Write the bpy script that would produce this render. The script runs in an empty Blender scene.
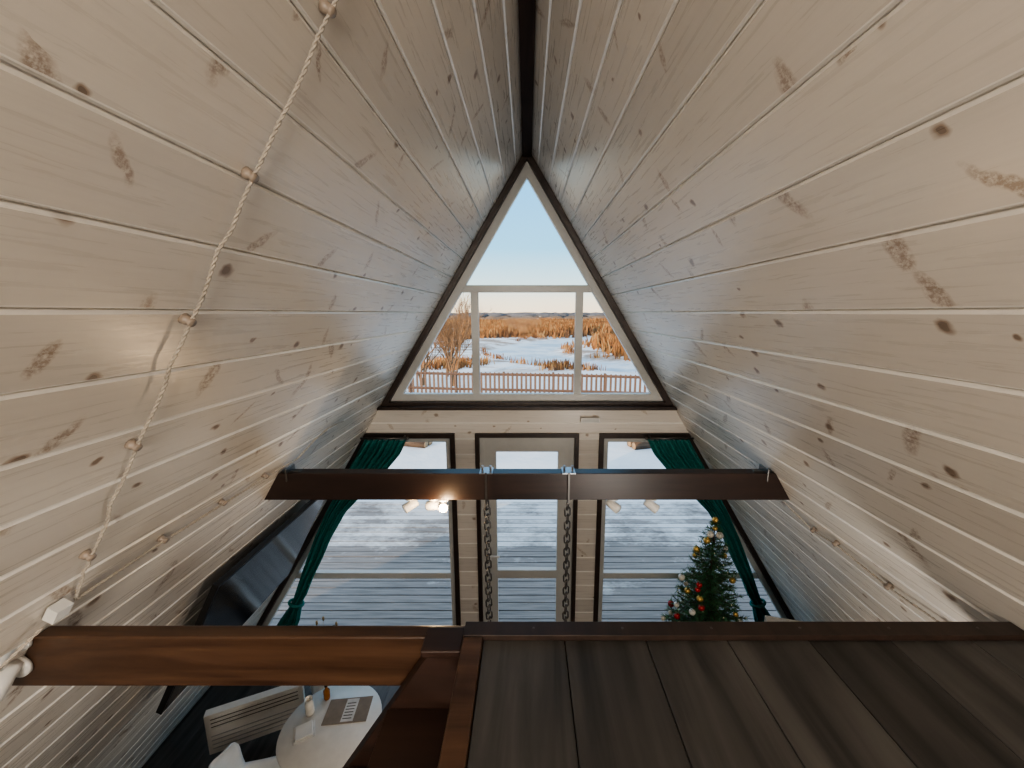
import bpy, math, random
from mathutils import Vector, Matrix, noise as mnoise
random.seed(7)
R=random.random
def U(a,b): return a+(b-a)*random.random()
K=0.615; RZ=5.0; YG=4.0; FZ=-.25
def half(z): return K*(RZ-z)
sc=bpy.context.scene; COL=sc.collection
try: sc.view_settings.look='AgX - Medium High Contrast'
except Exception: pass

# ------------------------------------------------------------------ materials
class NT:
    def __init__(s,name):
        s.m=bpy.data.materials.new(name); s.m.use_nodes=True
        s.t=s.m.node_tree; s.b=s.t.nodes['Principled BSDF']; s.out=s.t.nodes['Material Output']
    def n(s,typ,**k):
        x=s.t.nodes.new(typ)
        for a,b in k.items(): setattr(x,a,b)
        return x
    def l(s,a,b): s.t.links.new(a,b)
    def math(s,op,a,b=None,c=None):
        x=s.n('ShaderNodeMath',operation=op)
        for i,v in enumerate((a,b,c)):
            if v is None: continue
            if isinstance(v,(int,float)): x.inputs[i].default_value=v
            else: s.l(v,x.inputs[i])
        return x.outputs[0]
    def vmath(s,op,a,b=None):
        x=s.n('ShaderNodeVectorMath',operation=op)
        for i,v in enumerate((a,b)):
            if v is None: continue
            if isinstance(v,tuple): x.inputs[i].default_value=v
            else: s.l(v,x.inputs[i])
        return x
    def mix(s,f,a,b):
        x=s.n('ShaderNodeMix',data_type='RGBA')
        for i,v in ((0,f),(6,a),(7,b)):
            if isinstance(v,(int,float)): x.inputs[i].default_value=v
            elif isinstance(v,tuple): x.inputs[i].default_value=(*v,1) if len(v)==3 else v
            else: s.l(v,x.inputs[i])
        return x.outputs[2]
    def ramp(s,f,pts):
        x=s.n('ShaderNodeValToRGB'); e=x.color_ramp.elements
        while len(e)<len(pts): e.new(0.5)
        for i,(p,c) in enumerate(pts):
            e[i].position=p; e[i].color=(*c,1) if isinstance(c,tuple) else (c,c,c,1)
        s.l(f,x.inputs[0]); return x.outputs[0]
    def noise(s,vec,scale,detail=3,rough=.6,dist=0):
        x=s.n('ShaderNodeTexNoise'); x.inputs['Scale'].default_value=scale
        x.inputs['Detail'].default_value=detail; x.inputs['Roughness'].default_value=rough
        x.inputs['Distortion'].default_value=dist
        if vec is not None: s.l(vec,x.inputs['Vector'])
        return x.outputs['Fac']
    def bump(s,h,strength=.3,dist=.01):
        x=s.n('ShaderNodeBump'); x.inputs['Strength'].default_value=strength; x.inputs['Distance'].default_value=dist
        s.l(h,x.inputs['Height']); s.l(x.outputs[0],s.b.inputs['Normal'])
def setp(b,**k):
    for a,v in k.items():
        a={'rough':'Roughness','metal':'Metallic','spec':'Specular IOR Level','coat':'Coat Weight','coatr':'Coat Roughness','sheen':'Sheen Weight','trans':'Transmission Weight'}[a]
        b.inputs[a].default_value=v

def plain(name,c,rough=.5,metal=0,var=.12,scale=14,bump=0,emit=None,es=0,**k):
    t=NT(name); o=t.n('ShaderNodeTexCoord').outputs['Object']
    f=t.noise(o,scale,2)
    d=tuple(max(0,x*(1-var)) for x in c); e=tuple(min(1,x*(1+var)) for x in c)
    t.l(t.ramp(f,[(.3,d),(.7,e)]),t.b.inputs['Base Color'])
    setp(t.b,rough=rough,metal=metal,**k)
    if bump: t.bump(f,bump,.004)
    if emit:
        t.b.inputs['Emission Color'].default_value=(*emit,1); t.b.inputs['Emission Strength'].default_value=es
    return t.m
def wood(name,c1,c2,axis=0,rough=.4,scale=3,bump=.12,boards=None,**k):
    t=NT(name); o=t.n('ShaderNodeTexCoord').outputs['Object']
    st=[8.,8.,8.]; st[axis]=.7
    v=t.vmath('MULTIPLY',o,tuple(st)).outputs[0]
    if boards:
        sp=t.n('ShaderNodeSeparateXYZ'); t.l(o,sp.inputs[0])
        idx=t.math('FLOOR',t.math('DIVIDE',t.math('SUBTRACT',sp.outputs[boards[0]],boards[2]),boards[1]))
        wn=t.n('ShaderNodeTexWhiteNoise',noise_dimensions='1D'); t.l(idx,wn.inputs['W'])
        sn=t.vmath('SCALE',wn.outputs['Color']); sn.inputs['Scale'].default_value=40
        v=t.vmath('ADD',v,sn.outputs[0]).outputs[0]
    f=t.noise(v,scale,5,.62,.6); f2=t.noise(v,scale*.35,2,.5,1.5)
    g=t.math('ADD',t.math('MULTIPLY',f,.6),t.math('MULTIPLY',f2,.4))
    col=t.ramp(g,[(.36,c1),(.64,c2)])
    if boards:
        br=t.math('MULTIPLY_ADD',wn.outputs['Value'],.4,.78)
        hs=t.n('ShaderNodeHueSaturation'); t.l(br,hs.inputs['Value']); t.l(col,hs.inputs['Color']); col=hs.outputs[0]
    t.l(col,t.b.inputs['Base Color']); setp(t.b,rough=rough,**k); t.bump(f,bump,.003)
    return t.m
def painted(name,base,dark,uv=True,w=.195,rough=.29):
    t=NT(name); tc=t.n('ShaderNodeTexCoord')
    sp=t.n('ShaderNodeSeparateXYZ'); t.l(tc.outputs['UV' if uv else 'Object'],sp.inputs[0])
    y=sp.outputs[0]; s=sp.outputs[1] if uv else sp.outputs[2]
    sw=t.math('DIVIDE',s,w); idx=t.math('FLOOR',sw); fr=t.math('FRACT',sw)
    wn=t.n('ShaderNodeTexWhiteNoise',noise_dimensions='1D'); t.l(idx,wn.inputs['W'])
    yo=t.math('MULTIPLY_ADD',wn.outputs['Value'],37.,y)
    cb=t.n('ShaderNodeCombineXYZ'); t.l(yo,cb.inputs[0]); t.l(s,cb.inputs[1])
    P=cb.outputs[0]
    gr=t.noise(t.vmath('MULTIPLY',P,(1.2,26.,1.)).outputs[0],2.2,4,.65,.5)
    big=t.noise(t.vmath('MULTIPLY',P,(.8,3.,1.)).outputs[0],1.3,2,.5)
    dn=t.n('ShaderNodeTexNoise'); dn.inputs['Scale'].default_value=22; dn.inputs['Detail'].default_value=2; t.l(P,dn.inputs['Vector'])
    dist=t.vmath('SCALE',t.vmath('SUBTRACT',dn.outputs['Color'],(.5,.5,.5)).outputs[0]); dist.inputs['Scale'].default_value=.032
    PD=t.vmath('ADD',P,dist.outputs[0]).outputs[0]
    def knots(cell,r0,r1,shear,asp,keep):
        q=t.vmath('MULTIPLY',PD,(1/cell[0],1/cell[1],0)).outputs[0]
        vo=t.n('ShaderNodeTexVoronoi',voronoi_dimensions='2D'); vo.inputs['Scale'].default_value=1; t.l(q,vo.inputs['Vector'])
        d=t.vmath('MULTIPLY',t.vmath('SUBTRACT',q,vo.outputs['Position']).outputs[0],(cell[0],cell[1],0)).outputs[0]
        sd=t.n('ShaderNodeSeparateXYZ'); t.l(d,sd.inputs[0])
        sc_=t.n('ShaderNodeSeparateColor'); t.l(vo.outputs['Color'],sc_.inputs[0])
        sh=t.math('MULTIPLY',t.math('SUBTRACT',sc_.outputs[2],.5),shear)
        xs=t.math('ADD',sd.outputs[0],t.math('MULTIPLY',sd.outputs[1],sh))
        ys=t.math('MULTIPLY',sd.outputs[1],asp)
        ln=t.math('SQRT',t.math('ADD',t.math('MULTIPLY',xs,xs),t.math('MULTIPLY',ys,ys)))
        on=t.math('GREATER_THAN',sc_.outputs[0],keep)
        rr=t.math('MULTIPLY_ADD',sc_.outputs[1],r1-r0,r0)
        q2=t.math('DIVIDE',ln,rr)
        mk=t.math('MULTIPLY',t.math('MINIMUM',t.math('MAXIMUM',t.math('MULTIPLY',t.math('SUBTRACT',1.,q2),2.4),0.),1.),on)
        core=t.math('MULTIPLY',t.math('MULTIPLY',t.math('LESS_THAN',q2,.5),on),.45)
        return mk,core
    k1,core=knots((.50,.165),.012,.030,.5,1.25,.34)
    k2,_=knots((.42,.20),.014,.032,2.4,.36,.50)
    fine=t.noise(t.vmath('MULTIPLY',P,(35.,35.,1.)).outputs[0],2,3,.75)
    k2=t.math('MULTIPLY',k2,t.math('MINIMUM',t.math('MAXIMUM',t.math('MULTIPLY_ADD',fine,4.5,-1.6),0.),1.))
    c=t.ramp(gr,[(.30,tuple(x*.93 for x in base)),(.62,base)])
    c=t.mix(t.math('MULTIPLY',big,.32),c,tuple(x*q for x,q in zip(base,(.76,.72,.67))))
    hs=t.n('ShaderNodeHueSaturation'); t.l(t.math('MULTIPLY_ADD',wn.outputs['Value'],.16,.88),hs.inputs['Value']); t.l(c,hs.inputs['Color'])
    c=t.mix(t.math('MULTIPLY',k2,.72),hs.outputs[0],dark)
    c=t.mix(t.math('MULTIPLY',k1,.75),c,dark)
    c=t.mix(core,c,tuple(x*.35 for x in dark))
    edge_hl=t.math('GREATER_THAN',t.math('ABSOLUTE',t.math('SUBTRACT',fr,.5)),.5-.010/w)  # bevel highlight painted into the colour as a pale line along board edges
    c=t.mix(t.math('MULTIPLY',edge_hl,.65),c,(.90,.87,.82))
    t.l(c,t.b.inputs['Base Color']); setp(t.b,rough=rough,spec=.55)
    t.l(t.math('MULTIPLY_ADD',gr,.2,rough-.1),t.b.inputs['Roughness'])
    t.bump(gr,.13,.003)
    return t.m

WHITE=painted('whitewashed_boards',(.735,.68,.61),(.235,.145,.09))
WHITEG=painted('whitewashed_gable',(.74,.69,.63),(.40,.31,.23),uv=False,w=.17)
TRIM=wood('dark_trim_wood',(.022,.014,.011),(.046,.028,.022),1,.4)
RIDGE=wood('ridge_wood',(.022,.014,.011),(.045,.026,.019),1,.8,spec=.15)
BEAM=wood('stained_beam_wood',(.034,.016,.010),(.108,.058,.033),0,.36,2.2)
BEAMD=wood('dark_stained_beam',(.014,.008,.007),(.034,.018,.014),0,.38,2.2)
STAIR=wood('stair_wood',(.018,.009,.006),(.042,.020,.014),0,.45,2.2)
LAM=wood('laminate_floor',(.021,.020,.0195),(.084,.079,.075),1,.42,1.6,boards=(0,.242,-.13))
LAM2=wood('ground_floor_wood',(.030,.026,.024),(.10,.09,.082),1,.4,1.6,boards=(0,.2,0.))
PVC=plain('white_window_frame',(.54,.54,.52),.35,var=.03)
WPL=plain('white_plastic',(.74,.73,.70),.35,var=.04)
CORD=plain('twisted_cord',(.44,.39,.33),.6)
CLIPM=plain('cord_insulator',(.32,.26,.21),.4)
STEEL=plain('dark_steel',(.13,.125,.12),.35,.9)
ZINC=plain('zinc_steel',(.45,.46,.47),.3,.9)
BLK=plain('tv_plastic',(.012,.012,.013),.4)
SCR=plain('tv_screen',(.006,.009,.015),.13,scale=1.5,spec=.6)
CURT=plain('green_curtain_fabric',(.012,.175,.160),.75,var=.3,scale=60)
def glass():
    t=NT('window_glass'); tr=t.n('ShaderNodeBsdfTransparent'); gl=t.n('ShaderNodeBsdfGlossy'); gl.inputs['Roughness'].default_value=.02
    o=t.n('ShaderNodeTexCoord').outputs['Object']
    t.l(t.ramp(t.noise(o,2.,1),[(.3,(.94,.97,.97)),(.7,(.96,.98,.98))]),tr.inputs[0])
    mx=t.n('ShaderNodeMixShader'); mx.inputs[0].default_value=.002; t.l(tr.outputs[0],mx.inputs[1]); t.l(gl.outputs[0],mx.inputs[2])
    t.l(mx.outputs[0],t.out.inputs[0]); return t.m
GLASS=glass()

# ------------------------------------------------------------------ mesh builder
def frame_of(d):
    d=Vector(d).normalized(); a=Vector((0,0,1)) if abs(d.z)<.9 else Vector((1,0,0))
    x=d.cross(a).normalized(); y=d.cross(x).normalized(); return x,y
class MB:
    def __init__(s): s.v=[];s.f=[];s.mi=[];s.sm=[];s.m=[];s.uv={}
    def mat(s,m):
        if m not in s.m: s.m.append(m)
        return s.m.index(m)
    def add(s,vs,fs,m,smooth=False,T=None):
        o=len(s.v); k=s.mat(m)
        for p in vs:
            p=Vector(p); s.v.append(tuple(T@p) if T is not None else tuple(p))
        for f in fs: s.f.append(tuple(i+o for i in f)); s.mi.append(k); s.sm.append(smooth)
    def box(s,lo,hi,m,T=None):
        x0,y0,z0=lo;x1,y1,z1=hi
        s.add([(x0,y0,z0),(x1,y0,z0),(x1,y1,z0),(x0,y1,z0),(x0,y0,z1),(x1,y0,z1),(x1,y1,z1),(x0,y1,z1)],
              [(0,3,2,1),(4,5,6,7),(0,1,5,4),(1,2,6,5),(2,3,7,6),(3,0,4,7)],m,False,T)
    def prism(s,poly,y0,y1,m,T=None):
        n=len(poly); vs=[(p[0],y0,p[1]) for p in poly]+[(p[0],y1,p[1]) for p in poly]
        fs=[tuple(range(n)),tuple(range(2*n-1,n-1,-1))]+[(i,i+n,(i+1)%n+n,(i+1)%n) for i in range(n)]
        s.add(vs,fs,m,False,T)
    def tube(s,path,r,n,m,smooth=True,closed=False,T=None,cap=True):
        path=[Vector(p) for p in path]; L=len(path); vs=[];fs=[]
        rs=r if isinstance(r,(list,tuple)) else [r]*L
        px=None
        for i,p in enumerate(path):
            if closed: d=path[(i+1)%L]-path[i-1]
            else: d=path[min(i+1,L-1)]-path[max(i-1,0)]
            if d.length<1e-9: d=Vector((0,0,1))
            d.normalize()
            if px is None: x,y=frame_of(d)
            else:
                x=px-d*px.dot(d)
                if x.length<1e-6: x,_=frame_of(d)
                x.normalize(); y=d.cross(x)
            px=x
            for k in range(n):
                a=2*math.pi*k/n; vs.append(p+x*(math.cos(a)*rs[i])+y*(math.sin(a)*rs[i]))
        for i in range(L if closed else L-1):
            j=(i+1)%L
            for k in range(n):
                fs.append((i*n+k,i*n+(k+1)%n,j*n+(k+1)%n,j*n+k))
        if cap and not closed: fs.append(tuple(range(n-1,-1,-1))); fs.append(tuple(range((L-1)*n,L*n)))
        s.add(vs,fs,m,smooth,T)
    def sphere(s,c,r,m,nu=10,nv=7,sq=(1,1,1),T=None):
        vs=[];fs=[]
        for j in range(nv+1):
            th=math.pi*j/nv
            for i in range(nu):
                a=2*math.pi*i/nu
                vs.append((c[0]+r*sq[0]*math.sin(th)*math.cos(a),c[1]+r*sq[1]*math.sin(th)*math.sin(a),c[2]+r*sq[2]*math.cos(th)))
        for j in range(nv):
            for i in range(nu): fs.append((j*nu+i,(j+1)*nu+i,(j+1)*nu+(i+1)%nu,j*nu+(i+1)%nu))
        s.add(vs,fs,m,True,T)
    def lathe(s,c,prof,m,n=32,T=None,smooth=True):
        vs=[];fs=[]
        for r,z in prof:
            for i in range(n):
                a=2*math.pi*i/n; vs.append((c[0]+r*math.cos(a),c[1]+r*math.sin(a),c[2]+z))
        for j in range(len(prof)-1):
            for i in range(n): fs.append((j*n+i,j*n+(i+1)%n,(j+1)*n+(i+1)%n,(j+1)*n+i))
        s.add(vs,fs,m,smooth,T)
    def ring(s,poly,w,y0,y1,m):
        inn=inset(poly,w); n=len(poly); vs=[(p[0],y0,p[1]) for p in poly]+[(p[0],y0,p[1]) for p in inn]+[(p[0],y1,p[1]) for p in poly]+[(p[0],y1,p[1]) for p in inn]
        fs=[]
        for i in range(n):
            j=(i+1)%n
            fs+= [(i,j,j+n,i+n),(i+2*n,i+3*n,j+3*n,j+2*n),(i,i+2*n,j+2*n,j),(i+n,j+n,j+3*n,i+3*n)]
        s.add(vs,fs,m); return inn
    def build(s,name,bevel=0,parent=None,solid=0,recalc=True):
        me=bpy.data.meshes.new(name); me.from_pydata(s.v,[],s.f)
        for m in s.m: me.materials.append(m)
        me.polygons.foreach_set('material_index',s.mi); me.polygons.foreach_set('use_smooth',s.sm); me.update()
        if recalc:
            import bmesh
            b=bmesh.new(); b.from_mesh(me); bmesh.ops.recalc_face_normals(b,faces=b.faces); b.to_mesh(me); b.free()
        o=bpy.data.objects.new(name,me); COL.objects.link(o)
        if solid:
            q=o.modifiers.new('s','SOLIDIFY'); q.thickness=solid; q.offset=0
        if bevel:
            q=o.modifiers.new('b','BEVEL'); q.width=bevel; q.segments=2; q.limit_method='ANGLE'; q.angle_limit=.6
        if parent: o.parent=parent
        return o
def inset(poly,w):
    n=len(poly); ar=sum(poly[i][0]*poly[(i+1)%n][1]-poly[(i+1)%n][0]*poly[i][1] for i in range(n)); sg=1 if ar>0 else -1
    L=[]
    for i in range(n):
        a=Vector(poly[i]); b=Vector(poly[(i+1)%n]); d=(b-a).normalized(); nn=Vector((-d.y,d.x))*sg
        L.append((a+nn*w,d))
    out=[]
    for i in range(n):
        p,d=L[i-1]; q,e=L[i]; cr=d.x*e.y-d.y*e.x
        t=((q.x-p.x)*e.y-(q.y-p.y)*e.x)/cr; out.append(tuple(p+d*t))
    return out

# ------------------------------------------------------------------ sloping board walls
A=math.atan(K); sA,cA=math.sin(A),math.cos(A)
BW=.195
def slope(name,sx):
    d=Vector((sx*sA,0,-cA)); nn=Vector((-sx*cA,0,-sA)); O=Vector((0,0,RZ))
    vs=[];fs=[];uv=[]
    def P(s,y,n): return tuple(O+d*s+nn*n+Vector((0,y,0)))
    Ls=(RZ-FZ)/cA; s0=0
    while s0<Ls:
        s1=min(s0+BW,Ls); tl=U(-.0014,.0014)
        prof=[(s0,-.018),(s0+.0016,-.018),(s0+.0028,-.007),(s0+.010,tl),(s1-.007,-tl),(s1-.0014,-.007),(s1-.0008,-.018),(s1,-.018)]
        ys=[-4.2,4.15]
        for a in range(7):
            b=len(vs)
            q=[(prof[a],ys[0]),(prof[a+1],ys[0]),(prof[a+1],ys[1]),(prof[a],ys[1])]
            for (s,n),y in q: vs.append(P(s,y,n)); uv.append((y+(50 if sx>0 else 0),s+.00001))
            fs.append((b,b+1,b+2,b+3) if sx<0 else (b+3,b+2,b+1,b))
        s0+=BW
    b=len(vs)
    for n in (-.03,-.22):
        for s,y in ((-.05-.3*(n<-.1),-4.2),(Ls+.2,-4.2),(Ls+.2,4.15),(-.05-.3*(n<-.1),4.15)): vs.append(P(s,y,n)); uv.append((y,s))
    for f in ((0,1,2,3),(4,5,6,7),(0,1,5,4),(1,2,6,5),(2,3,7,6),(3,0,4,7)): fs.append(tuple(b+k for k in f))
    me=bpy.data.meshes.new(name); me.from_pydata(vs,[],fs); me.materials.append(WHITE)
    ul=me.uv_layers.new(name='UVMap')
    for l in me.loops: ul.data[l.index].uv=uv[l.vertex_index]
    o=bpy.data.objects.new(name,me); COL.objects.link(o); return o
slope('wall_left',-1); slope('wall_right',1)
m=MB(); zr=RZ-.040/K
m.box((-.040,-4.1,zr-.03),(.040,3.98,zr+.005),RIDGE); m.build('ridge_beam',.004)

def plank_rows(m,z0,z1,xa,xb,y0,y1,mat,w=.17):
    z=z0
    while z<z1-.002:
        e=min((math.floor(z/w+1e-6)+1)*w,z1); c=.005
        def X(f,zz): return f(zz) if callable(f) else f
        pts=[(X(xa,z),z),(X(xb,z),z),(X(xb,e),e),(X(xa,e),e)]
        ins=[(X(xa,z+c),z+c),(X(xb,z+c),z+c),(X(xb,e-c),e-c),(X(xa,e-c),e-c)]
        vs=[(p[0],y0,p[1]) for p in ins]+[(p[0],y0+c,p[1]) for p in pts]+[(p[0],y1,p[1]) for p in pts]
        fs=[(0,1,2,3),(11,10,9,8)]
        for a in range(4):
            b=(a+1)%4; fs+=[(a,b,b+4,a+4),(a+4,b+4,b+8,a+8)]
        m.add(vs,fs,mat); z=e
ZB=2.55; ZW=2.27
m=MB()
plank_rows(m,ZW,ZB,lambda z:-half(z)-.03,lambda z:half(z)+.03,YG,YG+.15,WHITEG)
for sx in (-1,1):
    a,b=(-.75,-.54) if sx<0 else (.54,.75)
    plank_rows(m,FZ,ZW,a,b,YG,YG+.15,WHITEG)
m.build('wall_front',recalc=True)
def window_glass(m,poly,y): m.add([(p[0],y,p[1]) for p in poly],[tuple(range(len(poly)))],GLASS)
m=MB()
tri=[(-half(ZB),ZB),(half(ZB),ZB),(0,RZ)]
i1=m.ring(tri,.055,3.97,4.15,TRIM)
i2=m.ring(i1,.075,4.03,4.10,PVC)
def halfin(z,p):
    (x0,z0),(x1,z1),(xa,za)=p; return x1*(za-z)/(za-z0)
zt=3.735
m.prism([(-halfin(zt-.035,i2)-.01,zt-.035),(halfin(zt-.035,i2)+.01,zt-.035),(halfin(zt+.035,i2)+.01,zt+.035),(-halfin(zt+.035,i2)-.01,zt+.035)],4.035,4.095,PVC)
for x in (-.52,.52): m.box((x-.037,4.035,i2[0][1]-.01),(x+.037,4.095,zt-.034),PVC)
m.box((-half(ZB)+.0,3.90,ZB-.012),(half(ZB),4.02,ZB+.022),TRIM)
window_glass(m,i2,4.07)
m.build('window_1',.004)
for k,sx in enumerate((-1,1)):
    m=MB()
    poly=[(-half(FZ+.02),FZ+.02),(-.75,FZ+.02),(-.75,ZW),(-half(ZW),ZW)]
    if sx>0: poly=[(-p[0],p[1]) for p in poly]
    j1=m.ring(poly,.05,3.975,4.15,TRIM); j2=m.ring(j1,.055,4.03,4.10,PVC)
    z=.60; a=half(z)-.13
    m.prism([(sx*(a+.03),z-.035),(sx*.84,z-.035),(sx*.84,z+.035),(sx*(a-.02),z+.035)],4.035,4.095,PVC)
    window_glass(m,j2,4.07)
    m.build('window_%d'%(k+2),.004)
m=MB()
poly=[(-.54,FZ),(.54,FZ),(.54,ZW),(-.54,ZW)]
j=m.ring(poly,.042,3.975,4.15,TRIM); j=m.ring(j,.045,4.02,4.11,PVC); j=m.ring(j,.125,4.03,4.10,PVC)
m.box((-.34,4.035,.57),(.34,4.095,.67),PVC)
m.box((-.425,4.0,.8),(-.395,4.03,.96),WPL); m.tube([(-.41,4.0,.9),(-.41,3.96,.9),(-.41,3.955,.89),(-.30,3.955,.89)],.010,8,WPL)
window_glass(m,j,4.065)
m.build('door_1',.004)
m=MB(); m.box((.55,3.93,2.40),(.74,4.0,2.45),WPL); m.box((.56,3.925,2.41),(.73,3.931,2.44),PVC); m.build('ventilation_box',.006)

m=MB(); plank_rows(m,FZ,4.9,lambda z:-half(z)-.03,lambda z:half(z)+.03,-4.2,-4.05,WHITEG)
m.build('wall_back')
m=MB(); x=-3.4
while x<3.4:
    m.box((x+.001,-4.2,FZ-.1),(x+.199,4.15,FZ),LAM2); x+=.2
m.build('floor',.0015)
PW=.242
m=MB(); x=-.13
XR=half(2.54)
while x<XR:
    x2=min(x+PW,XR); m.box((x+.0012,-4.0,2.516),(x2-.0012,1.04,2.54),LAM); x+=PW
x=-.13
while x>-XR:
    x2=max(x-PW,-XR); m.box((x2+.0012,-4.0,2.516),(x-.0012,-.15,2.54),LAM); x-=PW
m.box((-XR,-4,2.46),(XR,-.16,2.515),BEAMD); m.box((-.185,-.16,2.46),(XR,1.03,2.515),BEAMD)
m.build('loft_floor',.0022)
m=MB()
m.box((-.19,1.04,2.517),(half(2.56),1.095,2.556),TRIM)
for i in range(6): m.tube([(.02+.27*i,1.068,2.556),(.02+.27*i,1.068,2.558)],.004,8,STEEL)
m.build('trim_1',.004)
m=MB(); m.box((-.19,-.15,2.517),(-.131,1.04,2.553),BEAM); m.build('trim_2',.004)
m=MB()
z0,z1=2.334,2.514
m.prism([(-half(z0),z0),(half(z0),z0),(half(z1),z1),(-half(z1),z1)],1.08,1.13,BEAM); m.build('ceiling_beam',.006)
m=MB()
z0,z1=2.366,2.538
m.prism([(-half(z0),z0),(half(z0),z0),(half(z1),z1),(-half(z1),z1)],2.30,2.38,BEAMD)
for sx in (-1,1):
    X=half(z1)
    m.box((sx*X-.05 if sx<0 else X-.12,2.32,z1),(sx*X+.12 if sx<0 else X+.05,2.36,z1+.006),STEEL)
    m.box((sx*(X-.05)-.004,2.29,z1-.05),(sx*(X-.05)+.004,2.39,z1+.03),STEEL)
m.build('ceiling_beam',.006)

# stairs
m=MB()
g=1.504
P0=[(-.292,2.512),(-.192,2.512),(-.192,2.248),(-.056-(2.45-FZ)/g,FZ),(-.32-(2.45-FZ)/g,FZ)]
m.prism(P0,1.015,1.065,STAIR); m.prism(P0,.30,.35,STAIR)
for i in range(1,13):
    z=2.54-.212*i; xc=-.15-.141*i
    m.box((xc-.13,.35,z-.035),(xc+.10,1.015,z),STAIR)
m.box((-.31,1.005,2.512),(-.192,1.10,2.535),STAIR)
m.build('staircase',.004)

# ------------------------------------------------------------------ twisted retro wiring
def on(sx,y,z,off=.018):
    return Vector((sx*half(z),y,z))+Vector((-sx*cA,0,-sA))*off
def cord(m,pts,rad=.0030,pitch=.04):
    path=[]
    for a,b in zip(pts[:-1],pts[1:]):
        a=Vector(a);b=Vector(b); n=max(2,int((b-a).length/.008))
        for i in range(n): path.append(a.lerp(b,i/n))
    path.append(Vector(pts[-1])); L=0; A1=[];A2=[]
    for i,p in enumerate(path):
        d=(path[min(i+1,len(path)-1)]-path[max(i-1,0)]); x,y=frame_of(d)
        if i: L+=(p-path[i-1]).length
        a=2*math.pi*L/pitch; o=(x*math.cos(a)+y*math.sin(a))*rad*.95
        A1.append(p+o);A2.append(p-o)
    m.tube(A1,rad,5,CORD); m.tube(A2,rad,5,CORD)
def clip(m,p,nn):
    x=Vector(p); n=Vector(nn)
    m.tube([x-n*.017,x-n*.004,x,x+n*.006,x+n*.012],[.016,.014,.010,.013,.011],12,CLIPM)
def wav(a,b,n,amp,sx,seed):
    rr=random.Random(seed); out=[]
    for i in range(n+1):
        t=i/n; p=Vector(a).lerp(Vector(b),t); k=math.sin(math.pi*t)
        out.append(p+Vector((0,rr.uniform(-amp,amp)*k,rr.uniform(-amp,amp)*.5*k)))
    return out
m=MB(); nl=Vector((cA,0,-sA)); nr=Vector((-cA,0,-sA))
zs=[4.98,4.60,4.215,3.848,3.487,3.129,2.765,2.60]
ys=[1.08,1.082,1.086,1.083,1.097,1.11,1.13,1.15]
pts=[]
for i in range(len(zs)-1):
    a=on(-1,ys[i],zs[i],.022); b=on(-1,ys[i+1],zs[i+1],.022)
    seg=wav(a,b,6,.010,-1,i); pts+=seg[:-1]
pts.append(b); cord(m,pts)
for y,z in zip(ys[1:-1],zs[1:-1]): clip(m,on(-1,y,z,.018),nl)
a=on(-1,1.15,2.60,.022); c=on(-1,2.42,2.60,.022)
pts=[a]
for i in range(1,4):
    q=on(-1,1.15+(2.42-1.15)*i/4,2.615,.022); pts.append(q); clip(m,on(-1,q.y,2.615,.018),nl)
pts.append(c); cord(m,pts)
cord(m,[c,on(-1,2.55,2.68,.02),on(-1,2.7,2.72,.02),on(-1,2.95,2.70,.02)])
m.box((-.016,-.022,-.024),(.018,.022,.024),WPL,Matrix.Translation(on(-1,1.10,2.60,.022))@Matrix.Rotation(A,4,'Y'))
cord(m,[on(-1,1.06,2.58,.03),on(-1,.98,2.52,.03),on(-1,.9,2.5,.03),on(-1,.7,2.55,.03)])
m.build('twisted_cable_wiring')
m=MB(); pts=[on(1,2.33,2.36,.03),on(1,2.15,2.26,.02),on(1,1.95,2.30,.022),on(1,1.65,2.27,.022),on(1,1.36,2.30,.022),on(1,1.12,2.30,.022)]
cord(m,pts)
for q in pts[1:5]: clip(m,q,nr)
m.build('twisted_cable_wiring')

# ------------------------------------------------------------------ spotlights
LIT=plain('lit_bulb',(1,.8,.5),.3,emit=(1,.62,.28),es=60)
LENS=plain('lamp_lens',(.75,.75,.72),.15)
def spot(pos,d,lit,base=(0,0,1),k=1.):
    m=MB(); p=Vector(pos); d=Vector(d).normalized(); b=p+Vector(base)*.055
    m.tube([b,b-Vector(base)*.012],[.035*k,.035*k],20,WPL); m.tube([b,p],.007,8,WPL)
    m.tube([p-d*.05*k,p-d*.045*k,p+d*.045*k,p+d*.05*k],[.022*k,.030*k,.033*k,.031*k],22,WPL)
    m.tube([p+d*.0505*k,p+d*.053*k],[.027*k,.024*k],20,LIT if lit else LENS)
    return m.build('spotlight')
for px,d,l in ((-.73,(-.7,-.5,-.3),0),(-.585,(-.95,.1,-.1),0),(.54,(.6,-.7,-.3),0),(.78,(.75,-.4,-.5),0)):
    spot((px,2.34,z0-.055),d,l,k=.9)
spot((-.52,2.33,z0-.058),(.12,-.95,.25),1,k=.9)
spot((-1.575,1.02,2.42),(-.25,-.5,-.85),0,(0,1,0))
spot((-1.55,1.02,2.505),(.3,-.7,-.3),0,(0,1,0),k=.75)
L=bpy.data.lights.new('spot_bulb','POINT'); L.energy=7; L.color=(1,.7,.4); L.shadow_soft_size=.03
o=bpy.data.objects.new('spotlight_bulb_glow',L); o.location=(-.51,2.24,2.32); COL.objects.link(o)

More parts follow.
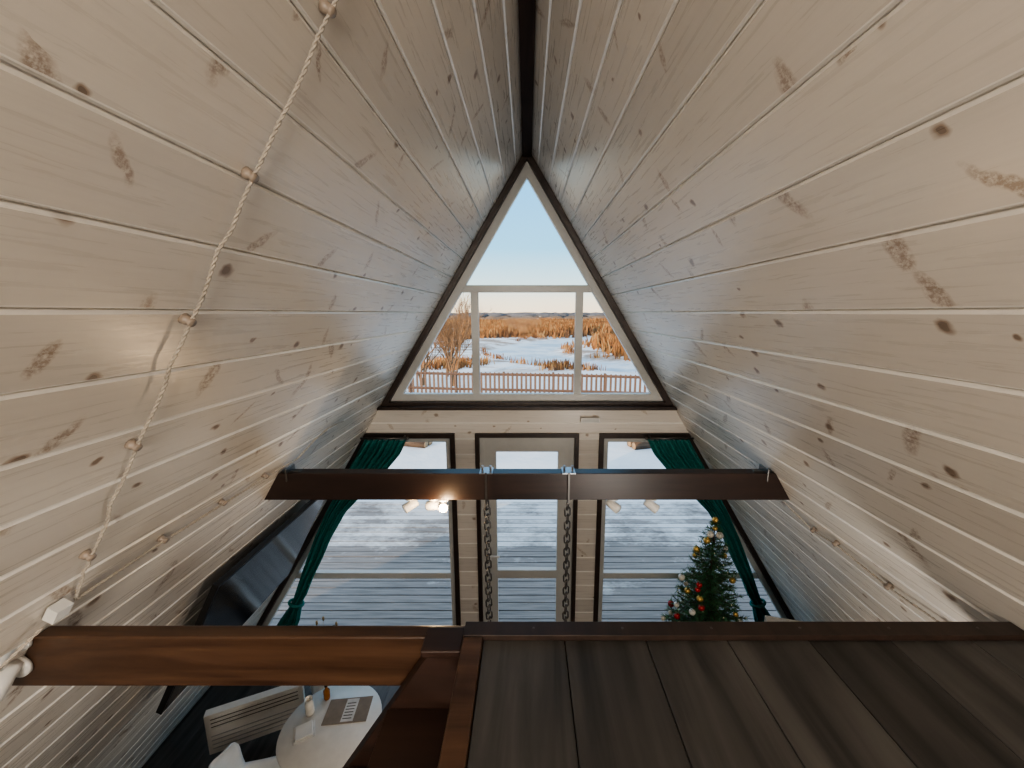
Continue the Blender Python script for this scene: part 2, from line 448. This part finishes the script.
# ------------------------------------------------------------------ swing with chains
m=MB()
for x in (-.250,.255):
    m.box((x-.04,2.29,z1),(x+.04,2.39,z1+.006),ZINC); m.box((x-.006,2.285,z0-.02),(x+.006,2.291,z1+.01),STEEL)
    for dx in (-.025,.025): m.tube([(x+dx,2.34,z1+.006),(x+dx,2.34,z1+.035)],.008,6,ZINC,False)
    m.tube([(x,2.34,z0),(x,2.34,z0-.03)],.006,8,STEEL)
    z=z0-.03; i=0
    while z>.38:
        pts=[]
        for k in range(16):
            a=2*math.pi*k/16; u=.018*math.cos(a); w=.016*math.sin(a)+(.014 if math.sin(a)>0 else -.014)
            pts.append((x+(u if i%2 else u*.35),2.34+(u*.35 if i%2 else u),z-.024+w))
        m.tube(pts,.0055,6,STEEL,closed=True); z-=.046; i+=1
m.box((-.33,2.18,.30),(.33,2.50,.34),BEAM)
m.build('hanging_swing')

# ------------------------------------------------------------------ TV
m=MB()
top=Vector((-1.74,0,1.98)); bot=Vector((-2.20,0,1.12)); dd=(bot-top); H=dd.length; dd.normalize(); nn=Vector((-dd.z,0,dd.x)); 
if nn.x<0: nn=-nn
T=Matrix(((0,dd.x,nn.x,top.x),(1,0,0,2.02),(0,dd.z,nn.z,top.z),(0,0,0,1)))
W=1.30
m.box((0,0,-.035),(W,H,0),BLK,T); m.box((.012,.012,0),(W-.012,H-.02,.002),SCR,T)
m.box((.3,.2,-.06),(W-.3,H-.2,-.034),BLK,T); m.box((.5,.35,-.125),(W-.5,H-.3,-.058),STEEL,T)
m.build('television',.003)

# ------------------------------------------------------------------ curtains
def curtain(sx):
    prof=[(2.235,.06,.42),(2.1,.06,.44),(1.94,.06,.40),(1.7,.07,.30),(1.44,.08,.20),(1.15,.12,.17),(.9,.17,.16),(.65,.22,.13),(.45,.26,.12),(.38,.27,.10),(.3,.27,.14),(.15,.25,.22),(FZ+.02,.24,.26)]
    nu=72; vs=[];fs=[]
    def ev(z):
        for a,b in zip(prof[:-1],prof[1:]):
            if b[0]<=z<=a[0]+1e-6:
                t=(a[0]-z)/(a[0]-b[0]); return a[1]+(b[1]-a[1])*t,a[2]+(b[2]-a[2])*t
        return prof[-1][1:]
    NZ=50
    for j in range(NZ+1):
        z=2.235+(FZ+.02-2.235)*j/NZ; ins,w=ev(z); xo=half(z)-ins
        for i in range(nu+1):
            t=i/nu; amp=.030*(1-.25*t)
            x=xo-w*t+.006*math.sin(t*31+z*3); y=3.885+amp*math.sin(t*2*math.pi*7.5+.5*math.sin(z*4))+.008*math.sin(z*6+t*5)
            vs.append((sx*x,y,z))
    for j in range(NZ):
        for i in range(nu): a=j*(nu+1)+i; fs.append((a,a+1,a+nu+2,a+nu+1))
    m=MB(); m.add(vs,fs,CURT,True)
    ins,w=ev(.38); xo=half(.38)-ins; loop=[]
    for k in range(20):
        a=2*math.pi*k/20; loop.append((sx*(xo-w/2+(w/2+.02)*math.cos(a)),3.885+.05*math.sin(a),.38+.02*math.cos(a)))
    m.tube(loop,.014,6,CURT,closed=True)
    m.tube([(sx*(half(2.25)-.01),3.885,2.25),(sx*1.22,3.885,2.25)],.010,8,STEEL); m.sphere((sx*1.21,3.885,2.25),.016,STEEL)
    m.tube([(sx*1.26,3.885,2.25),(sx*1.26,4.0,2.25)],.006,6,STEEL)
    m.build('curtain',solid=.003,recalc=False)
curtain(-1); curtain(1)

# ------------------------------------------------------------------ christmas tree
NEED=plain('fir_needles',(.045,.14,.055),.6,var=.4,scale=20)
BARK=wood('tree_bark',(.04,.025,.015),(.1,.06,.04),2,.8)
GOLD=plain('gold_bauble',(.75,.50,.16),.25,.6); RED=plain('red_bauble',(.45,.03,.03),.25,.2); PEARL=plain('pearl_bauble',(.8,.76,.68),.25,.1)
FAIRY=plain('fairy_light_bulb',(.9,.8,.55),.3)
def xtree(cx,cy,H,Rm):
    m=MB(); rr=random.Random(3); V=[];F=[]
    m.tube([(cx,cy,FZ+.02),(cx,cy,H-.03)],[.03,.005],8,BARK); m.lathe((cx,cy,FZ),[(0,.09),(.1,.09),(.16,.03),(.17,0),(0,0)],BARK,16)
    lv=30; tips=[]
    for l in range(lv):
        t=l/(lv-1); z=FZ+.25+(H-FZ-.29)*t; rad=Rm*(1-t)**.8+.03; nb=int(17*(1-t)+5)
        for b in range(nb):
            a=2*math.pi*(b+rr.random()*.7)/nb+l*1.1; r=rad*rr.uniform(.78,1.08)
            d=Vector((math.cos(a),math.sin(a),0)); p0=Vector((cx,cy,z)); N=max(3,int(r/.022))
            pts=[p0+d*(r*i/N)+Vector((0,0,-.16*r*math.sin(i/N*2.2)+.10*r*(i/N)**2)) for i in range(N+1)]
            m.tube(pts[::max(1,N//3)]+[pts[-1]],.0035,4,BARK,cap=False); tips.append((pts[-1],t))
            side=Vector((-d.y,d.x,0))
            for i in range(1,N+1):
                for q in range(9):
                    p=pts[i]+d*rr.uniform(-.012,.012); nl_=rr.uniform(.035,.06)
                    dr=(side*rr.uniform(-1,1)+d*rr.uniform(.1,.8)+Vector((0,0,rr.uniform(-.5,.7)))).normalized()
                    w=dr.cross(Vector((rr.uniform(-1,1),rr.uniform(-1,1),rr.uniform(-1,1)))).normalized()*.0032
                    k=len(V); V+= [p-w,p+w,p+dr*nl_]; F.append((k,k+1,k+2))
    m.add(V,F,NEED)
    rr.shuffle(tips)
    for p,t in tips[:80]: m.sphere(p+Vector((0,0,-.03)),rr.uniform(.022,.034),rr.choice([GOLD,GOLD,PEARL,PEARL,PEARL,RED]),12,8)
    for p,t in tips[80:150]: m.sphere(p*1.0,.006,FAIRY,6,4)
    m.sphere((cx,cy,H),.03,GOLD,5,4)
    m.build('christmas_tree',recalc=False)
xtree(1.72,3.38,1.64,.47)

# ------------------------------------------------------------------ furniture
UPH=plain('beige_upholstery',(.62,.57,.50),.85,scale=80)
def place(o,x,y,rot): o.location=(x,y,FZ); o.rotation_euler=(0,0,rot); return o
m=MB()
m.box((-.17,-.28,.20),(.17,.24,.42),UPH); m.box((-.19,.16,.30),(.19,.27,1.22),UPH)
for s in (-1,1):
    m.box((s*.21-.04,-.28,.18),(s*.21+.04,.24,.62),UPH)
    for y in (-.23,.2): m.tube([(s*.2,y,0),(s*.19,y,.2)],[.014,.022],10,BEAM)
place(m.build('armchair',.035),2.14,2.70,-.25)
m=MB()
m.lathe((0,0,0),[(0,.725),(.32,.725),(.346,.733),(.352,.742),(.346,.75),(0,.75)],WPL,56)
m.lathe((0,0,0),[(.0,.725),(.06,.72),(.035,.66),(.028,.3),(.035,.1),(.10,.04),(.24,.018),(.25,0),(0,0)],WPL,40)
TX,TY=-1.45,2.48
place(m.build('round_table'),TX,TY,0)
KR=plain('kraft_menu',(.26,.21,.165),.7); PAPER=plain('menu_paper',(.65,.63,.60),.6); INK=plain('menu_ink',(.08,.07,.06),.6)
m=MB(); m.box((-.16,-.10,.752),(.16,.10,.756),KR); m.box((-.03,-.09,.756),(.06,.09,.7575),PAPER)
for i in range(6): m.box((-.02,-.07+.024*i,.7575),(.045,-.063+.024*i,.758),INK)
place(m.build('menu_folder'),TX+.08,TY+.10,.1)
m=MB(); m.lathe((0,0,.751),[(0,0),(.03,0),(.033,.02),(.03,.09),(.022,.12),(.03,.13),(.026,.128),(.018,.118),(.024,.02),(0,.01)],PEARL,24)
place(m.build('ceramic_vase'),TX-.20,TY+.08,0)
AMB=plain('amber_bottle',(.30,.11,.02),.12)
m=MB(); m.lathe((0,0,.751),[(0,0),(.022,0),(.024,.01),(.024,.07),(.010,.09),(.010,.11),(0,.11)],AMB,20); m.lathe((0,0,.86),[(.012,0),(.012,.022),(0,.022)],BLK,16)
place(m.build('sauce_bottle'),TX-.13,TY+.20,0)
m=MB(); m.box((-.07,-.07,.751),(.07,.07,.756),PAPER); m.box((-.055,-.055,.756),(.055,.055,.768),WPL)
place(m.build('napkin_stack',.002),TX-.17,TY-.06,.5)
def chair(x,y,rot):
    m=MB(); vs=[];fs=[]; nu,nv=20,22
    for j in range(nv+1):
        t=j/nv
        if t<.5: y_=-.22+.44*(t/.5); z=.45-.02*math.sin(math.pi*t/.5)
        else:
            q=(t-.5)/.5; y_=.22+.03*math.sin(q*1.5)+.08*q; z=.45+.37*q**1.15
        w=.235*(1-.15*abs(t-.5)*2)*(1 if t<.85 else math.sqrt(max(.05,1-((t-.85)/.16)**2)))
        for i in range(nu+1):
            u=i/nu*2-1; vs.append((w*u,y_-(.07*u*u if t>.5 else 0)*min(1,(t-.5)*3),z+.05*u*u*(1 if t<.5 else max(0,1-(t-.5)*3))))
    for j in range(nv):
        for i in range(nu): a=j*(nu+1)+i; fs.append((a,a+1,a+nu+2,a+nu+1))
    m.add(vs,fs,WPL,True)
    for sx in (-1,1):
        for sy in (-1,1): m.tube([(sx*.10,sy*.10,.44),(sx*.21,sy*.21,0)],[.016,.010],10,BEAM)
    m.tube([(-.14,-.14,.3),(.14,.14,.3)],.005,6,STEEL); m.tube([(.14,-.14,.3),(-.14,.14,.3)],.005,6,STEEL)
    place(m.build('dining_chair',solid=.008,recalc=False),x,y,rot)
chair(-1.78,2.27,math.radians(112))
m=MB(); m.box((-.36,-.035,.08),(.36,.035,.46),WPL)
for i in range(7): m.box((-.32,-.041,.32+.018*i),(.32,-.034,.326+.018*i),STEEL if i%2 else WPL)
for i in range(4): m.box((-.33,-.043,.13+.04*i),(.33,-.034,.136+.04*i),ZINC)
for s in (-1,1): m.box((s*.24-.015,-.11,0),(s*.24+.015,.11,.02),BLK); m.box((s*.24-.01,-.02,.0),(s*.24+.01,.02,.1),BLK)
m.build('electric_heater',.006); place(bpy.data.objects['electric_heater'],-2.36,2.95,.42)
m=MB(); m.lathe((0,0,0),[(0,0),(.09,0),(.12,.12),(.11,.26),(.07,.32),(.06,.32),(.09,.25),(.1,.1),(0,.02)],WPL,24)
TW=plain('dried_twigs',(.32,.24,.13),.8,var=.4)
for i in range(26):
    a=U(0,6.28); r=U(.05,.17); h=U(.55,.80); e=Vector((r*math.cos(a),r*math.sin(a),h)); p=Vector((0,0,.25)).lerp(e,.5)*1.0+Vector((0,0,.04))
    m.tube([(0,0,.2),p,e],[.003,.0025,.0015],4,TW); m.sphere(e,.012,TW,6,5,(1,1,2.2))
place(m.build('potted_dried_plant'),-2.02,3.40,0)

# ------------------------------------------------------------------ added pendants out of view, fill light for the interior
SHADE=plain('fill_lamp_shade',(.8,.75,.65),.8)
def fill_pendant(x,y,z,ztop,en,col,r):
    m=MB(); m.lathe((x,y,z),[(.05,.16),(.13,-.02),(.135,-.04),(.128,-.04),(.12,-.02),(.045,.15)],SHADE,28)
    m.tube([(x,y,ztop),(x,y,z+.15)],.004,6,BLK); m.sphere((x,y,z-.0),.035,LIT,12,8)
    m.build('fill_pendant_lamp')
    L=bpy.data.lights.new('fill_pendant_bulb','POINT'); L.energy=en; L.color=col; L.shadow_soft_size=r
    o=bpy.data.objects.new('fill_pendant_glow',L); o.location=(x,y,z-.08-r); COL.objects.link(o)
fill_pendant(-.10,-2.2,4.1,4.80,255,(1,.91,.80),.50)  # added behind the camera to brighten the sloping boards
fill_pendant(.9,.2,2.1,2.46,75,(1,.92,.83),.25)  # added under the loft, unseen, to brighten the lower storey

# ------------------------------------------------------------------ outdoors
def deckmat():
    t=NT('snowy_deck_wood'); o=t.n('ShaderNodeTexCoord').outputs['Object']
    sp=t.n('ShaderNodeSeparateXYZ'); t.l(o,sp.inputs[0])
    idx=t.math('FLOOR',t.math('DIVIDE',t.math('SUBTRACT',sp.outputs[1],4.16),.145))
    wn=t.n('ShaderNodeTexWhiteNoise',noise_dimensions='1D'); t.l(idx,wn.inputs['W'])
    g=t.noise(t.vmath('MULTIPLY',o,(.8,14.,1.)).outputs[0],2.5,4)
    w=t.ramp(g,[(.35,(.12,.105,.095)),(.65,(.25,.225,.21))])
    a=t.noise(t.vmath('MULTIPLY',o,(.8,1.1,1.)).outputs[0],1.0,5,.7); b=t.noise(t.vmath('MULTIPLY',o,(2.5,6.,1.)).outputs[0],3.,4,.7)
    far=t.math('MULTIPLY',t.math('SUBTRACT',sp.outputs[1],6.9),.14)
    sn=t.math('ADD',t.math('ADD',t.math('MULTIPLY',a,1.0),t.math('MULTIPLY',b,.25)),far)
    sn=t.math('ADD',sn,t.math('MULTIPLY_ADD',wn.outputs['Value'],.16,-.08))
    f=t.ramp(sn,[(.50,0.08),(.70,.85)])
    t.l(t.mix(f,w,(.72,.73,.74)),t.b.inputs['Base Color']); setp(t.b,rough=.6); t.bump(f,.4,.01); return t.m
DECK=deckmat()
DZ=FZ-.05
m=MB(); y=4.16
while y<7.6:
    m.box((-7.5,y+.008,DZ-.04),(7.5,y+.137,DZ+U(-.003,.003)),DECK); y+=.145
m.box((-7.5,7.60,-.6),(7.5,7.64,DZ-.01),DECK); m.box((-7.4,4.2,-.6),(7.4,7.58,DZ-.06),BLK)
m.build('wooden_deck')
RIV=[(40,41),(24,38),(12,38),(5,42),(1,49),(-1,57),(1,66),(7,77),(17,88),(34,100),(60,115)]
def rivd(x,y):
    best=1e9
    for (a,b),(c,d) in zip(RIV[:-1],RIV[1:]):
        vx,vy=c-a,d-b; t=max(0,min(1,((x-a)*vx+(y-b)*vy)/(vx*vx+vy*vy))); best=min(best,math.hypot(x-a-vx*t,y-b-vy*t))
    return best
def rw(y): return 1.6+y*.045
def gz(x,y):
    base=-.62-.9*max(0,min(1,(y-20)/14))
    n=mnoise.noise(Vector((x*.15,y*.15,0)))*.12*min(1,max(0,(y-7.5)/6))
    if y>24:
        n+=mnoise.noise(Vector((x*.05,y*.05,3)))*.35
        k=max(0,min(1,(rivd(x,y)-rw(y))/2.5)); n=n*k-.45*(1-k)
    return base+n
vs=[];fs=[];riv=[]
ysr=[-12+i*1.2 for i in range(18)]; yy=9.
while yy<1500: ysr.append(yy); yy*=1.018
ysr=sorted(ysr); NX=140
for y in ysr:
    hw=max(30,y*1.6)
    for i in range(NX+1):
        u=i/NX*2-1; x=hw*(abs(u)**1.6)*(1 if u>0 else -1)
        z=gz(x,y) if y>6 else -.7
        vs.append((x,y,z)); riv.append(max(0,min(1,1-(rivd(x,y)-rw(y)*.9)/1.2)) if 20<y<140 else 0)
for j in range(len(ysr)-1):
    for i in range(NX): a=j*(NX+1)+i; fs.append((a,a+1,a+NX+2,a+NX+1))
def groundmat():
    t=NT('snow_ground'); o=t.n('ShaderNodeTexCoord').outputs['Object']
    at=t.n('ShaderNodeAttribute',attribute_name='river')
    sp=t.n('ShaderNodeSeparateXYZ'); t.l(o,sp.inputs[0])
    n1=t.noise(t.vmath('MULTIPLY',o,(.06,.10,.05)).outputs[0],2.2,6,.75)
    far=t.ramp(t.math('DIVIDE',sp.outputs[1],200.),[(.14,0.),(.20,.75)])
    patch=t.ramp(n1,[(.46,0.),(.55,1.)])
    f=t.math('MULTIPLY',t.math('MULTIPLY',far,patch),t.math('SUBTRACT',1.,at.outputs['Fac']))
    g=t.noise(o,.9,4,.7); grass=t.ramp(g,[(.3,(.16,.09,.045)),(.7,(.32,.19,.09))])
    n2=t.noise(o,1.3,4,.6); snow=t.ramp(n2,[(.3,(.72,.75,.78)),(.7,(.84,.85,.85))])
    c=t.mix(f,snow,grass)
    ice=t.ramp(t.noise(o,.25,4,.6),[(.42,(.42,.54,.63)),(.6,(.66,.73,.78))])
    c=t.mix(at.outputs['Fac'],c,ice)
    t.l(c,t.b.inputs['Base Color']); setp(t.b,rough=.8,spec=.2); t.bump(n2,.6,.10); return t.m
GRD=groundmat()
me=bpy.data.meshes.new('snowy_ground'); me.from_pydata(vs,[],fs); me.materials.append(GRD)
at=me.attributes.new('river','FLOAT','POINT'); at.data.foreach_set('value',riv)
for p in me.polygons: p.use_smooth=True
COL.objects.link(bpy.data.objects.new('ground',me))
FEN=wood('fence_wood',(.09,.05,.032),(.17,.095,.06),2,.6)
m=MB(); a=Vector((-16,22.2,0)); b=Vector((16,17.2,0)); Lf=(b-a).length; d=(b-a).normalized(); ang=math.atan2(d.y,d.x)
x=0
while x<Lf:
    p=a+d*x; z=gz(p.x,p.y)-.03; T=Matrix.Translation((p.x,p.y,z))@Matrix.Rotation(ang,4,'Z')
    m.prism([(0,.08),(.11,.08),(.11,1.18),(.055,1.24),(0,1.18)],-.04,-.018,FEN,T)
    x+=.23
x=0
while x<Lf:
    p=a+d*x; q=a+d*min(x+2.5,Lf); z=gz(p.x,p.y)
    T=Matrix.Translation((p.x,p.y,z))@Matrix.Rotation(ang,4,'Z'); m.box((-.05,0,-.3),(.05,.1,1.22),FEN,T)
    z2=gz(q.x,q.y)
    for h in (.3,1.08): m.tube([(p.x,p.y,z+h),(q.x,q.y,z2+h)],.07,4,FEN,False)
    x+=2.5
m.build('picket_fence')
REEDS=[plain('dry_reeds',(.34,.155,.055),.8,var=.4,scale=.35),plain('dry_reeds_dark',(.17,.08,.035),.8,var=.4,scale=.35),plain('dry_reeds_pale',(.42,.25,.11),.8,var=.3,scale=.35)]
rr=random.Random(11); VV=[[],[],[]];FF=[[],[],[]]
cnt=0;tries=0
while cnt<11000 and tries<400000:
    tries+=1
    y=34+(rr.random()**1.15)*170; x=rr.uniform(-1,1)*(y*.6+4)
    rd=rivd(x,y)
    if rd<rw(y)+rr.uniform(0.3,1.5): continue
    nz=mnoise.noise(Vector((x*.06,y*.045,9))); r_=x/y; small=1.
    ok = y>84 or (-.19<r_<-.045 and y>58) or (r_>.17+max(0,(60-y))*.004 and y>44)
    if not ok:
        if rd<rw(y)+2.6 and mnoise.noise(Vector((x*.2,y*.2,1)))>-.1 and rr.random()<.5: small=.5
        elif mnoise.noise(Vector((x*.12,y*.09,5)))>.30: small=.5
        else: continue
    elif nz<-.22: continue
    z=gz(x,y); s=(.9+.9*max(0,nz+.2))*(1+y/250)*small
    kk=rr.choice([0,0,1,2]) if nz>-.05 else rr.choice([0,1,1]); V=VV[kk];F=FF[kk]
    for k in range(5):
        px=x+rr.gauss(0,.45)*s; py=y+rr.gauss(0,.45)*s; h=rr.uniform(.5,1.25)*s; w=.05*s+y*.0011*small
        lx=rr.uniform(-.25,.25)*s; n=len(V)
        V+=[(px-w,py,z-.1),(px+w,py,z-.1),(px+w*.7+lx,py,z+h*.7),(px+lx*1.3,py,z+h)]; F+=[(n,n+1,n+2),(n,n+2,n+3)]
    cnt+=1
m=MB()
for k in range(3): m.add(VV[k],FF[k],REEDS[k])
m.build('reed_field',recalc=False)
FOR=plain('distant_forest',(.13,.125,.13),.9,var=.3,scale=.05); FOR2=plain('distant_bushes',(.20,.135,.09),.9,var=.3,scale=.05)
m=MB()
for i in range(900):
    y=rr.uniform(420,560); x=rr.uniform(-430,430); h=rr.uniform(4,7.5); m.sphere((x,y,-1.5+h*.4),h*.5,FOR,6,4,(rr.uniform(2,4),1,rr.uniform(.6,.9)))
for i in range(500):
    y=rr.uniform(210,400); x=rr.uniform(-.8,.8)*y; h=rr.uniform(1.2,3.2); m.sphere((x,y,-1.6+h*.3),h*.6,FOR2,6,4,(rr.uniform(1.5,4),1,1))
m.build('distant_treeline',recalc=False)
BB=plain('bare_branch_bark',(.27,.15,.075),.8,var=.3)
def bare(x,y,h,seed):
    q=random.Random(seed); m=MB()
    def br(p,d,l,r,lev):
        pts=[p];dd=d.copy()
        for i in range(4):
            dd=(dd+Vector((q.uniform(-.16,.16),q.uniform(-.16,.16),q.uniform(-.02,.10)))).normalized(); pts.append(pts[-1]+dd*l/4)
        m.tube(pts,[r*(1-.14*i) for i in range(5)],5 if lev<2 else 3,BB,cap=False)
        if lev>=4: return
        for k in range(4 if lev<3 else 3):
            t=q.uniform(.35,1); i=min(3,int(t*4)); pp=pts[i].lerp(pts[i+1],t*4-i)
            sd=Vector((q.uniform(-1,1),q.uniform(-1,1),q.uniform(.1,.9))).normalized()
            br(pp,(dd*.7+sd*.75).normalized(),l*q.uniform(.5,.72),r*.55,lev+1)
    z=gz(x,y)
    for s in range(4): br(Vector((x+q.uniform(-.15,.15),y,z-.1)),Vector((q.uniform(-.3,.3),q.uniform(-.2,.2),1)).normalized(),h*.45,.08,0)
    m.build('bare_tree',recalc=False)
bare(-4.6,24.5,6.4,2); bare(-6.8,25.5,6.0,5); bare(-6.2,31,6.0,8); bare(-9.2,27,5.6,9); bare(11,36,2.4,12)
LOG=wood('log_bark',(.05,.03,.02),(.16,.10,.06),0,.8); LE=plain('log_end',(.42,.27,.15),.7)
def logs(x,y,r):
    m=MB()
    for dx,z in ((0,.13),(.27,.13),(.135,.36)):
        m.tube([(-.5,dx,z),(.5,dx,z)],.13,14,LOG); m.tube([(.5,dx,z),(.505,dx,z)],.115,14,LE); m.tube([(-.505,dx,z),(-.5,dx,z)],.115,14,LE)
    o=m.build('log_pile'); o.location=(x,y,gz(x,y)-.03); o.rotation_euler=(0,0,r)
logs(3.75,11.9,.3); logs(-3.6,12.0,-.3)

# ------------------------------------------------------------------ world & sun
w=bpy.data.worlds.new('sky'); sc.world=w; w.use_nodes=True; nt=w.node_tree; bg=nt.nodes['Background']
tc=nt.nodes.new('ShaderNodeTexCoord'); sp=nt.nodes.new('ShaderNodeSeparateXYZ'); rp=nt.nodes.new('ShaderNodeValToRGB')
nt.links.new(tc.outputs['Generated'],sp.inputs[0]); nt.links.new(sp.outputs[2],rp.inputs[0]); nt.links.new(rp.outputs[0],bg.inputs[0])
e=rp.color_ramp.elements
P=[(0,(1.,.78,.54)),(.03,(.90,.80,.62)),(.065,(.58,.74,.76)),(.15,(.25,.58,.82)),(.34,(.14,.46,.84)),(.5,(.42,.54,.71)),(1,(.57,.61,.67))]
while len(e)<len(P): e.new(.5)
for i,(p,c) in enumerate(P): e[i].position=p; e[i].color=(*c,1)
bg.inputs[1].default_value=2.1
S=bpy.data.lights.new('sun','SUN'); S.energy=5.2; S.angle=.01; S.color=(1,.72,.44)
o=bpy.data.objects.new('sun',S); COL.objects.link(o)
d=Vector((.62,.78,-.17)); o.rotation_euler=d.to_track_quat('-Z','Y').to_euler(); o.location=(-10,-12,6)

# ------------------------------------------------------------------ camera
c=bpy.data.cameras.new('camera'); c.sensor_width=36; c.lens=400/1024*36; c.shift_x=-15/1024; c.clip_start=.02; c.clip_end=3000
o=bpy.data.objects.new('camera',c); o.location=(0,0,3.5); o.rotation_euler=(math.radians(90-10.07),0,0); COL.objects.link(o); sc.camera=o
